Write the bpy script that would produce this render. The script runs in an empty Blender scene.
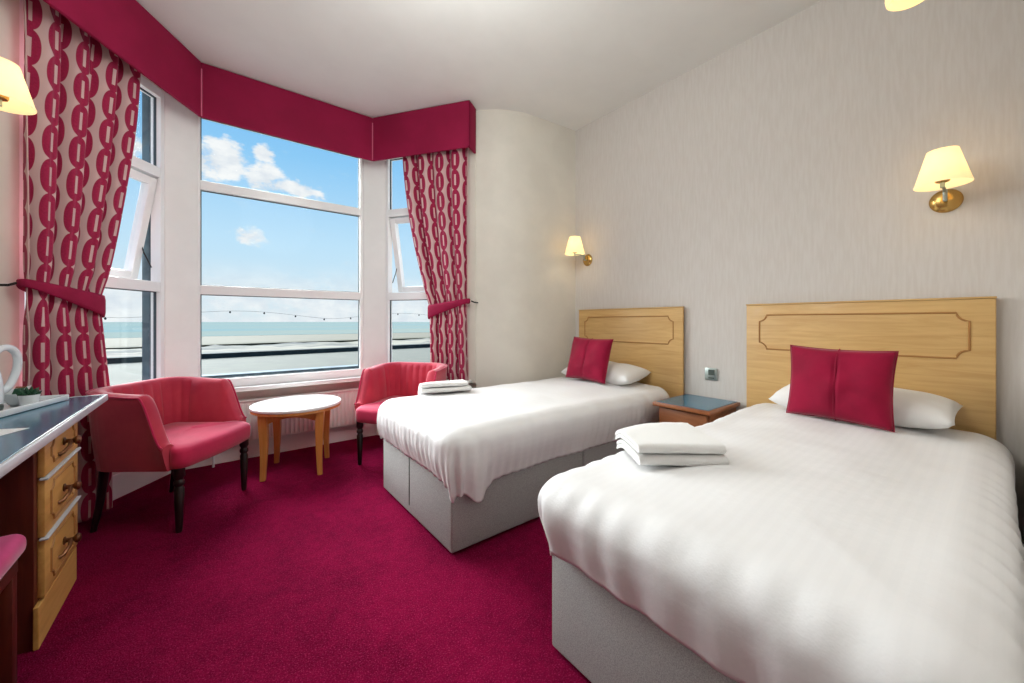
import bpy, bmesh, math, random
from mathutils import Vector, Matrix, noise, Euler
random.seed(7)
PI = math.pi
sc = bpy.context.scene
COL = sc.collection
H = 3.02            # ceiling height
EYE = 1.12

# ------------------------------------------------------------------ materials
def lin(r, g, b):
    def f(c):
        c /= 255.0
        return c/12.92 if c <= 0.04045 else ((c+0.055)/1.055)**2.4
    return (f(r), f(g), f(b), 1.0)

class NT:
    def __init__(s, nt): s.nt = nt; s.n = nt.nodes; s.l = nt.links
    def new(s, t, **kw):
        n = s.n.new(t)
        for k, v in kw.items(): setattr(n, k, v)
        return n
    def link(s, a, b): s.l.new(a, b)
    def put(s, sock, v):
        if hasattr(v, 'is_output') or isinstance(v, bpy.types.NodeSocket): s.l.new(v, sock)
        else: sock.default_value = v
    def m(s, op, a, b=None, c=None, clamp=False):
        n = s.n.new('ShaderNodeMath'); n.operation = op; n.use_clamp = clamp
        s.put(n.inputs[0], a)
        if b is not None: s.put(n.inputs[1], b)
        if c is not None: s.put(n.inputs[2], c)
        return n.outputs[0]
    def mix(s, f, a, b):
        n = s.n.new('ShaderNodeMix'); n.data_type = 'RGBA'
        s.put(n.inputs[0], f); s.put(n.inputs[6], a); s.put(n.inputs[7], b)
        return n.outputs[2]
    def smooth(s, x, lo, hi):
        n = s.n.new('ShaderNodeMapRange'); n.interpolation_type = 'SMOOTHSTEP'
        s.put(n.inputs[0], x); n.inputs[1].default_value = lo; n.inputs[2].default_value = hi
        return n.outputs[0]
    def coords(s, kind='Object', scale=(1,1,1)):
        t = s.n.new('ShaderNodeTexCoord'); mp = s.n.new('ShaderNodeMapping')
        mp.inputs['Scale'].default_value = scale
        s.link(t.outputs[kind], mp.inputs['Vector'])
        return mp.outputs[0]
    def noise(s, vec, scale=5, detail=4, rough=.55, dist=0.0):
        n = s.n.new('ShaderNodeTexNoise'); s.link(vec, n.inputs['Vector'])
        n.inputs['Scale'].default_value = scale; n.inputs['Detail'].default_value = detail
        n.inputs['Roughness'].default_value = rough; n.inputs['Distortion'].default_value = dist
        return n.outputs[0]

def mat(name, col, rough=.6, col2=None, nscale=(1,1,1), nfreq=6, lo=.35, hi=.65, detail=4, dist=0.0,
        bump=0.0, bscale=(1,1,1), bfreq=60, metal=0.0, sheen=0.0, coat=0.0, spec=None, trans=0.0, emit=None, estr=0.0):
    M = bpy.data.materials.new(name); M.use_nodes = True
    t = NT(M.node_tree); p = t.n['Principled BSDF']
    p.inputs['Base Color'].default_value = col
    p.inputs['Roughness'].default_value = rough; p.inputs['Metallic'].default_value = metal
    if sheen:
        p.inputs['Sheen Weight'].default_value = sheen; p.inputs['Sheen Roughness'].default_value = .4
    if coat: p.inputs['Coat Weight'].default_value = coat
    if spec is not None: p.inputs['Specular IOR Level'].default_value = spec
    if trans: p.inputs['Transmission Weight'].default_value = trans
    if emit: p.inputs['Emission Color'].default_value = emit; p.inputs['Emission Strength'].default_value = estr
    if col2 is not None:
        f = t.smooth(t.noise(t.coords('Object', nscale), nfreq, detail, .6, dist), lo, hi)
        t.link(t.mix(f, col, col2), p.inputs['Base Color'])
    if bump:
        b = t.new('ShaderNodeBump'); b.inputs['Strength'].default_value = bump; b.inputs['Distance'].default_value = .004
        t.link(t.noise(t.coords('Object', bscale), bfreq, 3), b.inputs['Height']); t.link(b.outputs[0], p.inputs['Normal'])
    return M

M = {}
M['wall'] = mat('wallpaper', lin(208,202,196), .75, lin(203,196,189), (1,1,.1), 70, .35, .65, 4, bump=.14, bscale=(1,1,.12), bfreq=90)
M['paint'] = mat('cream_paint', lin(220,214,203), .6, lin(214,208,197), (1,1,1), 3, bump=.04)
M['ceil'] = mat('ceiling_paint', lin(226,225,221), .85, lin(222,221,217), (1,1,1), 2)
M['white'] = mat('white_gloss_paint', lin(238,239,237), .28, lin(234,235,233), (1,1,1), 4)
M['upvc'] = mat('white_upvc', lin(238,239,238), .22)
M['gasket'] = mat('gasket_grey', lin(58,70,76), .6)
M['pier'] = mat('outer_masonry', lin(86,104,114), .8, lin(70,88,98), (1,1,1), 9)
M['radiator'] = mat('radiator_enamel', lin(236,235,230), .3)
def mat_carpet():
    X = bpy.data.materials.new('carpet'); X.use_nodes = True
    t = NT(X.node_tree); p = t.n['Principled BSDF']
    co = t.coords('Object')
    fine = t.smooth(t.noise(co, 120, 3), .3, .7); mid = t.smooth(t.noise(co, 22, 5, .65), .32, .68); big = t.smooth(t.noise(co, 2.2, 4, .6, .6), .35, .65)
    f = t.m('ADD', t.m('ADD', t.m('MULTIPLY', fine, .35), t.m('MULTIPLY', mid, .3)), t.m('MULTIPLY', big, .35))
    fleck = t.m('MULTIPLY', t.smooth(t.noise(co, 190, 2, .7), .52, .70), .55)
    t.link(t.mix(fleck, t.mix(f, lin(106,5,44), lin(158,15,68)), lin(206,66,120)), p.inputs['Base Color'])
    p.inputs['Roughness'].default_value = 1.0; p.inputs['Specular IOR Level'].default_value = .03
    b = t.new('ShaderNodeBump'); b.inputs['Strength'].default_value = 1.0; b.inputs['Distance'].default_value = .012
    h = t.m('ADD', t.noise(co, 240, 3), t.m('MULTIPLY', t.noise(co, 60, 4), 1.2))
    t.link(h, b.inputs['Height']); t.link(b.outputs[0], p.inputs['Normal'])
    return X
M['carpet'] = mat_carpet()
M['velvet'] = mat('pink_velvet', lin(200,42,84), .7, lin(182,34,74), (1,1,1), 5, .3, .7, sheen=.5, bump=.12, bfreq=150, spec=.2)
M['velvet_shell'] = mat('rose_velvet', lin(196,62,80), .7, lin(178,46,70), (1,1,1), 4, .3, .7, sheen=.5, bump=.12, bfreq=150, spec=.2)
M['stool_velvet'] = mat('stool_velvet', lin(214,74,130), .7, lin(198,56,114), (1,1,1), 5, sheen=.4, spec=.2)
M['cushion'] = mat('crimson_velvet', lin(148,8,52), .75, lin(130,5,44), (1,1,1), 6, .3, .7, sheen=.2, bump=.1, bfreq=200, spec=.2)
M['pelmet'] = mat('pelmet_fabric', lin(146,22,64), .8, lin(136,19,58), (1,1,1), 3, bump=.1, bfreq=220, spec=.2)
M['piping'] = mat('pelmet_piping', lin(205,110,140), .7)
M['tie'] = mat('tieback_fabric', lin(150,24,66), .75, lin(138,20,58), (1,1,1), 8, spec=.2)
M['linen'] = mat('white_linen', lin(226,225,223), .7, lin(222,221,219), (1,1,1), 3, bump=.08, bfreq=90, sheen=.1, spec=.25)
M['pillow'] = mat('pillow_cotton', lin(234,233,231), .75, bump=.06, bfreq=60, spec=.2)
M['towel'] = mat('white_terry', lin(232,231,229), .95, bump=.6, bfreq=220, spec=.1)
M['divan'] = mat('divan_tweed', lin(178,178,176), .9, lin(146,146,144), (1,1,1), 330, .3, .7, 2, bump=.25, bfreq=420, spec=.15)
M['black'] = mat('dark_leg_lacquer', lin(22,16,14), .3, lin(30,20,17), (1,1,.2), 20)
M['castor'] = mat('castor_black', lin(20,20,20), .5)
M['oak'] = mat('oak_veneer', lin(212,174,114), .42, lin(194,152,92), (6,.6,7), 5, .25, .75, 6, .6, coat=.1)
M['oakd'] = mat('oak_groove', lin(168,118,62), .5)
M['drawer_oak'] = mat('drawer_oak', lin(220,172,98), .4, lin(200,148,76), (6,.6,6), 5, .25, .75, 6, .6)
M['beech'] = mat('beech', lin(214,146,78), .4, lin(196,124,60), (8,8,.8), 6, .25, .75, 5, .5)
M['mahog'] = mat('mahogany', lin(104,42,26), .4, lin(80,30,20), (6,6,.6), 6, .25, .75, 5, .5)
M['stand_wood'] = mat('nightstand_wood', lin(156,98,60), .4, lin(134,78,44), (6,.8,6), 6, .25, .75, 5, .5)
M['laminate'] = mat('blue_grey_laminate', lin(44,110,136), .18, lin(38,98,124), (1,1,1), 12, spec=.6)
M['edge'] = mat('pale_edge_strip', lin(205,208,214), .3)
M['tabletop'] = mat('white_laminate', lin(240,240,238), .3)
M['brass'] = mat('antique_brass', lin(196,158,92), .25, metal=1.0)
M['bronze'] = mat('bronze_handle', lin(112,72,46), .35, metal=.7)
M['chrome'] = mat('brushed_chrome', lin(170,180,175), .42, metal=1.0)
M['grey_plastic'] = mat('grey_plastic', lin(72,84,78), .4)
M['white_plastic'] = mat('white_plastic', lin(226,232,236), .25)
M['china'] = mat('white_china', lin(232,236,238), .15, coat=.3)
M['paper'] = mat('paper', lin(240,240,238), .8)
M['leaf'] = mat('succulent_leaf', lin(28,62,44), .45, lin(44,90,58), (1,1,1), 30)
M['sachet_a'] = mat('sachet_white', lin(225,230,230), .6)
M['sachet_b'] = mat('sachet_green', lin(64,110,84), .6)
M['sachet_c'] = mat('sachet_brown', lin(130,84,56), .6)
M['iron'] = mat('dark_hook', lin(40,36,34), .4, metal=.8)
M['asphalt'] = mat('promenade', lin(78,80,70), .9, lin(71,73,65), (1,1,1), .5)
M['sand'] = mat('beach_sand', lin(86,82,66), .95, lin(78,75,61), (.3,1,1), .2)
M['seawall'] = mat('sea_wall_stone', lin(44,54,54), .9, lin(34,42,42), (1,1,1), .8)
M['rock'] = mat('rock_armour', lin(112,108,94), .95, lin(58,60,57), (.25,1,1), .16, .4, .6)
M['grassy'] = mat('shore_grass', lin(58,56,36), .95, lin(70,66,46), (1,1,1), .3)
M['wire'] = mat('festoon_wire', lin(70,80,86), .6)
M['facade'] = mat('facade', lin(170,165,158), .8)

def mat_sea():
    X = bpy.data.materials.new('sea_water'); X.use_nodes = True
    t = NT(X.node_tree); p = t.n['Principled BSDF']
    f = t.smooth(t.noise(t.coords('Object', (.002,.012,1)), 1.0, 5), .35, .65)
    t.link(t.mix(f, lin(98,118,120), lin(112,120,114)), p.inputs['Base Color'])
    p.inputs['Roughness'].default_value = .9
    p.inputs['Specular IOR Level'].default_value = .0
    return X
M['sea'] = mat_sea()

def mat_glass():
    X = bpy.data.materials.new('window_glass'); X.use_nodes = True
    t = NT(X.node_tree); t.n.remove(t.n['Principled BSDF'])
    tr = t.new('ShaderNodeBsdfTransparent'); gl = t.new('ShaderNodeBsdfGlossy'); gl.inputs['Roughness'].default_value = .02
    tr.inputs[0].default_value = (.97,.985,.985,1)
    fr = t.new('ShaderNodeFresnel'); fr.inputs[0].default_value = 1.35
    mx = t.new('ShaderNodeMixShader')
    t.link(t.m('MULTIPLY', fr.outputs[0], .07), mx.inputs[0]); t.link(tr.outputs[0], mx.inputs[1]); t.link(gl.outputs[0], mx.inputs[2])
    t.link(mx.outputs[0], t.n['Material Output'].inputs[0])
    return X
M['glass'] = mat_glass()

def mat_shade(name, estr):
    X = bpy.data.materials.new(name); X.use_nodes = True
    t = NT(X.node_tree); t.n.remove(t.n['Principled BSDF'])
    d = t.new('ShaderNodeBsdfDiffuse'); d.inputs[0].default_value = lin(250,240,212)
    tl = t.new('ShaderNodeBsdfTranslucent'); tl.inputs[0].default_value = lin(255,243,215)
    mx = t.new('ShaderNodeMixShader'); mx.inputs[0].default_value = .55
    t.link(d.outputs[0], mx.inputs[1]); t.link(tl.outputs[0], mx.inputs[2])
    e = t.new('ShaderNodeEmission'); e.inputs[0].default_value = lin(255,236,190); e.inputs[1].default_value = estr
    ad = t.new('ShaderNodeAddShader'); t.link(mx.outputs[0], ad.inputs[0]); t.link(e.outputs[0], ad.inputs[1])
    t.link(ad.outputs[0], t.n['Material Output'].inputs[0])
    return X
M['shade'] = mat_shade('lit_lamp_shade', .26)

def mat_curtain():
    X = bpy.data.materials.new('chain_print_curtain'); X.use_nodes = True
    t = NT(X.node_tree); p = t.n['Principled BSDF']
    tc = t.new('ShaderNodeTexCoord'); sp = t.new('ShaderNodeSeparateXYZ'); t.link(tc.outputs['UV'], sp.inputs[0])
    px, py = .135, .176
    U = t.m('DIVIDE', sp.outputs[0], px); col = t.m('FLOOR', U)
    fx = t.m('ABSOLUTE', t.m('MULTIPLY', t.m('SUBTRACT', t.m('FRACT', U), .5), px))
    V = t.m('ADD', t.m('DIVIDE', sp.outputs[1], py), t.m('MULTIPLY', t.m('MODULO', col, 2.0), .5))
    fy = t.m('ABSOLUTE', t.m('MULTIPLY', t.m('SUBTRACT', t.m('FRACT', V), .5), py))
    el = t.m('ADD', t.m('POWER', t.m('DIVIDE', fx, .055), 2.2), t.m('POWER', t.m('DIVIDE', fy, .091), 2.2))
    inside = t.m('SUBTRACT', 1.0, t.smooth(el, .93, 1.02))
    neck = t.m('MULTIPLY', t.m('LESS_THAN', fx, .017), t.m('GREATER_THAN', fy, .076))
    mar = t.m('MAXIMUM', inside, neck)
    slot = t.m('MULTIPLY', t.m('LESS_THAN', fx, .0105), t.m('LESS_THAN', fy, .048))
    f = t.m('MULTIPLY', mar, t.m('SUBTRACT', 1.0, slot))
    weave = t.noise(t.coords('UV', (1,1,1)), 90, 3)
    mc = t.mix(weave, lin(134,15,54), lin(172,37,80))
    t.link(t.mix(f, lin(204,170,168), mc), p.inputs['Base Color'])
    p.inputs['Roughness'].default_value = .75; p.inputs['Specular IOR Level'].default_value = .2
    p.inputs['Sheen Weight'].default_value = .15
    return X
M['curtain'] = mat_curtain()

def mat_duvet():
    X = bpy.data.materials.new('satin_stripe_duvet'); X.use_nodes = True
    t = NT(X.node_tree); p = t.n['Principled BSDF']
    tc = t.new('ShaderNodeTexCoord'); sp = t.new('ShaderNodeSeparateXYZ'); t.link(tc.outputs['UV'], sp.inputs[0])
    f = t.smooth(t.m('SINE', t.m('MULTIPLY', sp.outputs[1], 2*PI/.03)), -.25, .25)
    t.link(t.mix(f, lin(231,230,230), lin(230,229,229)), p.inputs['Base Color'])
    t.link(t.m('ADD', .5, t.m('MULTIPLY', f, .12)), p.inputs['Roughness'])
    p.inputs['Specular IOR Level'].default_value = .3
    b = t.new('ShaderNodeBump'); b.inputs['Strength'].default_value = .25; b.inputs['Distance'].default_value = .01
    t.link(t.noise(t.coords('Object', (1,1,1)), 14, 4), b.inputs['Height']); t.link(b.outputs[0], p.inputs['Normal'])
    return X
M['duvet'] = mat_duvet()

# ------------------------------------------------------------------ mesh helpers
class MB:
    def __init__(s): s.bm = bmesh.new(); s.uv = None
    def box(s, lo, hi, bev=0.0, seg=2, rot=None, org=None):
        r = bmesh.ops.create_cube(s.bm, size=1.0); vs = r['verts']
        c = [(lo[i]+hi[i])/2 for i in range(3)]; d = [hi[i]-lo[i] for i in range(3)]
        for v in vs: v.co = Vector((v.co.x*d[0]+c[0], v.co.y*d[1]+c[1], v.co.z*d[2]+c[2]))
        if bev:
            es = list({e for v in vs for e in v.link_edges})
            q = bmesh.ops.bevel(s.bm, geom=es, offset=bev, segments=seg, affect='EDGES', profile=.5)
            vs = list({v for f in q['faces'] for v in f.verts} | {v for v in vs if v.is_valid})
        if rot is not None:
            o = Vector(org or (0,0,0))
            for v in vs: v.co = rot @ (v.co - o) + o
        return s
    def prism(s, pts, z0, z1, bev=0.0):
        b = [s.bm.verts.new((p[0], p[1], z0)) for p in pts]; t = [s.bm.verts.new((p[0], p[1], z1)) for p in pts]
        n = len(pts); fs = []
        fs.append(s.bm.faces.new(list(reversed(b)))); fs.append(s.bm.faces.new(t))
        for i in range(n): fs.append(s.bm.faces.new((b[i], b[(i+1)%n], t[(i+1)%n], t[i])))
        if bev:
            es = list({e for f in fs for e in f.edges})
            bmesh.ops.bevel(s.bm, geom=es, offset=bev, segments=2, affect='EDGES', profile=.5)
        return s
    def lathe(s, prof, c=(0,0,0), n=28, axis=None, cap=True):
        R = axis if axis is not None else Matrix.Identity(3); c = Vector(c); rings = []
        for r, z in prof:
            rings.append([s.bm.verts.new(c + R @ Vector((r*math.cos(2*PI*k/n), r*math.sin(2*PI*k/n), z))) for k in range(n)])
        for a, b in zip(rings, rings[1:]):
            for k in range(n): s.bm.faces.new((a[k], a[(k+1)%n], b[(k+1)%n], b[k]))
        if cap:
            s.bm.faces.new(list(reversed(rings[0]))); s.bm.faces.new(rings[-1])
        return s
    def tube(s, pts, r, n=10, closed=False):
        pts = [Vector(p) for p in pts]; rr = r if isinstance(r, (list, tuple)) else [r]*len(pts); rings = []
        N = len(pts); up = None
        for i, p in enumerate(pts):
            a = pts[(i-1) % N] if (closed or i) else pts[0]; b = pts[(i+1) % N] if (closed or i < N-1) else pts[-1]
            d = (b-a).normalized()
            if up is None: up = Vector((0,0,1)) if abs(d.z) < .9 else Vector((1,0,0))
            x = d.cross(up).normalized(); y = x.cross(d).normalized(); up = y
            rings.append([s.bm.verts.new(p + rr[i]*(math.cos(2*PI*k/n)*x + math.sin(2*PI*k/n)*y)) for k in range(n)])
        m = N if closed else N-1
        for i in range(m):
            a, b = rings[i], rings[(i+1) % N]
            for k in range(n): s.bm.faces.new((a[k], a[(k+1)%n], b[(k+1)%n], b[k]))
        if not closed: s.bm.faces.new(list(reversed(rings[0]))); s.bm.faces.new(rings[-1])
        return s
    def grid(s, P, uvs=None, closed_u=False):
        nu, nv = len(P), len(P[0]); V = [[s.bm.verts.new(p) for p in row] for row in P]
        if uvs is not None and s.uv is None: s.uv = s.bm.loops.layers.uv.new('UVMap')
        for i in range(nu if closed_u else nu-1):
            for j in range(nv-1):
                idx = ((i,j), ((i+1)%nu,j), ((i+1)%nu,j+1), (i,j+1))
                f = s.bm.faces.new([V[a][b] for a, b in idx])
                if uvs is not None:
                    for lp, (a, b) in zip(f.loops, idx): lp[s.uv].uv = uvs[a][b]
        return V
    def build(s, name, m, parent=None, smooth=35, world=False):
        bmesh.ops.recalc_face_normals(s.bm, faces=s.bm.faces)
        if world and parent is not None:
            inv = (Matrix.Translation(parent.location) @ parent.rotation_euler.to_matrix().to_4x4()).inverted()
            s.bm.transform(inv)
        me = bpy.data.meshes.new(name); s.bm.to_mesh(me); s.bm.free()
        me.materials.append(m)
        o = bpy.data.objects.new(name, me); COL.objects.link(o)
        if parent is not None: o.parent = parent
        if smooth:
            for p in me.polygons: p.use_smooth = True
            me.set_sharp_from_angle(angle=math.radians(smooth))
        return o

def tag(o, label, cat, group=None, kind=None):
    o['label'] = label; o['category'] = cat
    if group: o['group'] = group
    if kind: o['kind'] = kind
    return o
def thing(name, label, cat, loc=(0,0,0), rz=0.0, group=None):
    o = bpy.data.objects.new(name, None); COL.objects.link(o); o.empty_display_size = .05
    o.location = loc; o.rotation_euler = (0,0,rz)
    return tag(o, label, cat, group)
def struct(o, label, cat):
    return tag(o, label, cat, None, 'structure')
def dup(root, loc, rz, label):
    r = root.copy(); COL.objects.link(r); r.location = loc; r.rotation_euler = (0,0,rz); r['label'] = label
    for ch in list(root.children):
        c = ch.copy(); COL.objects.link(c); c.parent = r
        for g in list(ch.children):
            d = g.copy(); COL.objects.link(d); d.parent = c
    return r
def V2(x, y): return Vector((x, y))
def sm(x): x = max(0, min(1, x)); return x*x*(3-2*x)
def nz(x, y, z): return noise.noise(Vector((x, y, z)))

# ------------------------------------------------------------------ plan
ML, MR = V2(-.22, 3.76), V2(1.24, 3.76)
dR, nR = V2(.574, -.819), V2(.819, .574)      # right splay direction, outward normal
dL, nL = V2(-.574, -.819), V2(-.819, .574)
SE = 1.06
DR, DL = MR + dR*SE, ML + dL*SE
B = V2(2.83, 2.60); Cc = V2(2.10, 2.665)
XL = -.85
YB = -.07

def wall_seg(name, a, b, z0, z1, m, label, side, th=.12, cat='wall'):
    """box wall whose inner face runs a->b; side = outward normal sign (left of a->b = +1)"""
    d = (b-a).normalized(); n = V2(-d.y, d.x)*side*th
    mb = MB().prism([a, b, b+n, a+n], z0, z1)
    return struct(mb.build(name, m, smooth=0), label, cat)

fl = [(2.95,YB-.12),(2.95,2.72),(2.2,2.85),(1.98,2.97),(1.36,3.88),(-.34,3.88),(-.95,3.0),(-.97,2.9),(-.97,-2.72),(.47,-2.72),(.47,YB-.12)]
struct(MB().prism(fl, -.08, 0).build('floor', M['carpet'], smooth=0), 'deep magenta fitted carpet across the whole room', 'floor')
struct(MB().prism(fl, H, H+.1).build('ceiling', M['ceil'], smooth=0), 'plain white ceiling over the room and bay', 'ceiling')
wall_seg('wall_right', V2(2.83,YB), V2(2.83,2.72), 0, H, M['wall'], 'long papered wall behind the two headboards', -1)
wall_seg('wall_back', V2(.35,YB), V2(2.95,YB), 0, H, M['wall'], 'papered wall end beside the nearer bed at the right edge', -1)
w = MB().prism([(.35,YB),(.35,-2.6),(XL,-2.6),(XL,-2.72),(.47,-2.72),(.47,YB-.12),(.35,YB-.12)], 0, H)  # unseen passage, made deep and dark so less light bounces back
struct(w.build('wall_entrance', M['mahog'], smooth=0), 'unseen entrance passage behind the viewpoint, darkened to cut bounced light', 'wall')
wall_seg('wall_left', V2(XL,-2.72), V2(XL,2.86), 0, H, M['wall'], 'papered wall behind the desk', 1)
# curved plaster wall between the corner and the bay
ctrl = [B, V2(2.32,2.645)]
pts = []
for k in range(9):                       # rounded elbow
    q = k/8; p0, p1, p2 = V2(2.32,2.645), V2(2.10,2.665), V2(1.95,2.80)
    pts.append(p0*(1-q)**2 + p1*2*q*(1-q) + p2*q*q)
path = [B] + pts + [DR]
outer = [V2(1.99,2.98), V2(2.2,2.86), V2(2.83,2.75)]
struct(MB().prism([tuple(p) for p in path] + [tuple(p) for p in outer], 0, H).build('wall_window', M['paint'], smooth=30), 'smooth cream plaster wall curving between the bay and the room corner', 'wall')
struct(MB().prism([(XL,2.80), tuple(DL), (DL.x-.15, DL.y+.02), (XL-.12,2.86)], 0, H).build('wall_window_return', M['paint'], smooth=0), 'cream plaster return beside the left curtain', 'wall')

# bay walls below and above the windows
ZS, ZT = .60, 2.76
def bay_side(M0, d, n, name, lab):
    a, b = M0, M0 + d*SE
    o = n*.055
    return a, b
def quad(a, b, n, i0, i1): return [a+n*i0, b+n*i0, b+n*i1, a+n*i1]
nC = V2(0,1)
mitre = math.tan(math.radians(55/2))
def bayprism(z0, z1, off0, off1, name, m, lab, cat, seg, s_from=0, s_to=None, bev=0):
    if seg == 'C':
        e0, e1 = off0*mitre, off1*mitre
        P = [(ML.x-e0, ML.y+off0), (MR.x+e0, MR.y+off0), (MR.x+e1, MR.y+off1), (ML.x-e1, ML.y+off1)]
    else:
        M0, d, n = (MR, dR, nR) if seg == 'R' else (ML, dL, nL)
        a0 = M0 + n*off0 - d*(off0*mitre); a1 = M0 + n*off1 - d*(off1*mitre)
        P = [tuple(a0), tuple(M0+n*off0+d*(s_to or SE)), tuple(M0+n*off1+d*(s_to or SE)), tuple(a1)]
    mb = MB().prism(P, z0, z1, bev)
    o = mb.build(name, m, smooth=0)
    return struct(o, lab, cat)
for seg, wd in (('C','centre'),('L','left'),('R','right')):
    bayprism(0, ZS-.03, .055, .17, 'wall_bay_'+wd, M['paint'], 'cream wall below the %s window of the bay' % wd, 'wall', seg)
    bayprism(ZT, H, 0, .16, 'wall_bay_head_'+wd, M['paint'], 'cream wall head above the %s window of the bay' % wd, 'wall', seg)
    bayprism(0, .15, .035, .055, 'baseboard_bay_'+wd, M['white'], 'white skirting below the %s window of the bay' % wd, 'skirting board', seg)
# continuous window board
def sill_poly(i, o, send):
    def ring(off):
        e = off*mitre
        return [ML+dL*send+nL*off, V2(ML.x-e, ML.y+off), V2(MR.x+e, MR.y+off), MR+dR*send+nR*off]
    return [tuple(p) for p in ring(i)] + [tuple(p) for p in reversed(ring(o))]
struct(MB().prism(sill_poly(-.085, .06, 1.02), ZS-.03, ZS, .008).build('trim_1', M['white'], smooth=30), 'white window board running along the foot of the bay windows', 'window sill')
# baseboards
wall_seg('baseboard_right', V2(2.812,YB), V2(2.812,2.59), 0, .14, M['white'], 'white skirting along the headboard wall', -1, .018, 'skirting board')
bp = [V2(p.x, p.y) for p in path]
off = []
for i, p in enumerate(bp):
    a, b = bp[max(0,i-1)], bp[min(len(bp)-1,i+1)]; d = (b-a).normalized(); off.append(p + V2(d.y, -d.x)*-.018*(-1) * -1)
inn = []
for i, p in enumerate(bp):
    a, b = bp[max(0,i-1)], bp[min(len(bp)-1,i+1)]; d = (b-a).normalized(); n = V2(-d.y, d.x)
    if n.y > 0: n = -n
    inn.append(p + n*.018)
struct(MB().prism([tuple(p) for p in inn] + [tuple(p) for p in reversed(bp)], 0, .14).build('baseboard_window', M['white'], smooth=30), 'white skirting along the curved plaster wall', 'skirting board')

# corner posts of the bay (white chamfered mullion covers) and dark outer piers
def post(M0, d, n, sgn, name, lab):
    a = V2(M0.x - sgn*.115, M0.y-.004); b = M0 + d*.112 - n*.004
    P = [tuple(a), tuple(b), tuple(b+n*.09), tuple(V2(M0.x+sgn*.09*mitre, M0.y+.09)), (a.x, a.y+.094)]
    struct(MB().prism(P, ZS, ZT, .003).build(name, M['white'], smooth=0), lab, 'window post')
    c = V2(M0.x+sgn*.09*mitre, M0.y+.09)
    dp_ = .115 if sgn > 0 else .135
    Q = [(a.x-sgn*-.02, M0.y+.095), tuple(M0+d*(.10 if sgn > 0 else .122)+n*.095), tuple(M0+d*(.095 if sgn > 0 else .132)+n*dp_), (M0.x+sgn*.07, M0.y+.14), (a.x+sgn*.02, M0.y+.13)]
    struct(MB().prism(Q, .2, ZT+.2).build(name.replace('trim','trim_outer') , M['pier'], smooth=0), lab.replace('white', 'grey outer'), 'window post')
post(ML, dL, nL, -1, 'trim_2', 'white corner post between the left and centre windows')
post(MR, dR, nR, 1, 'trim_3', 'white corner post between the centre and right windows')

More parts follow.
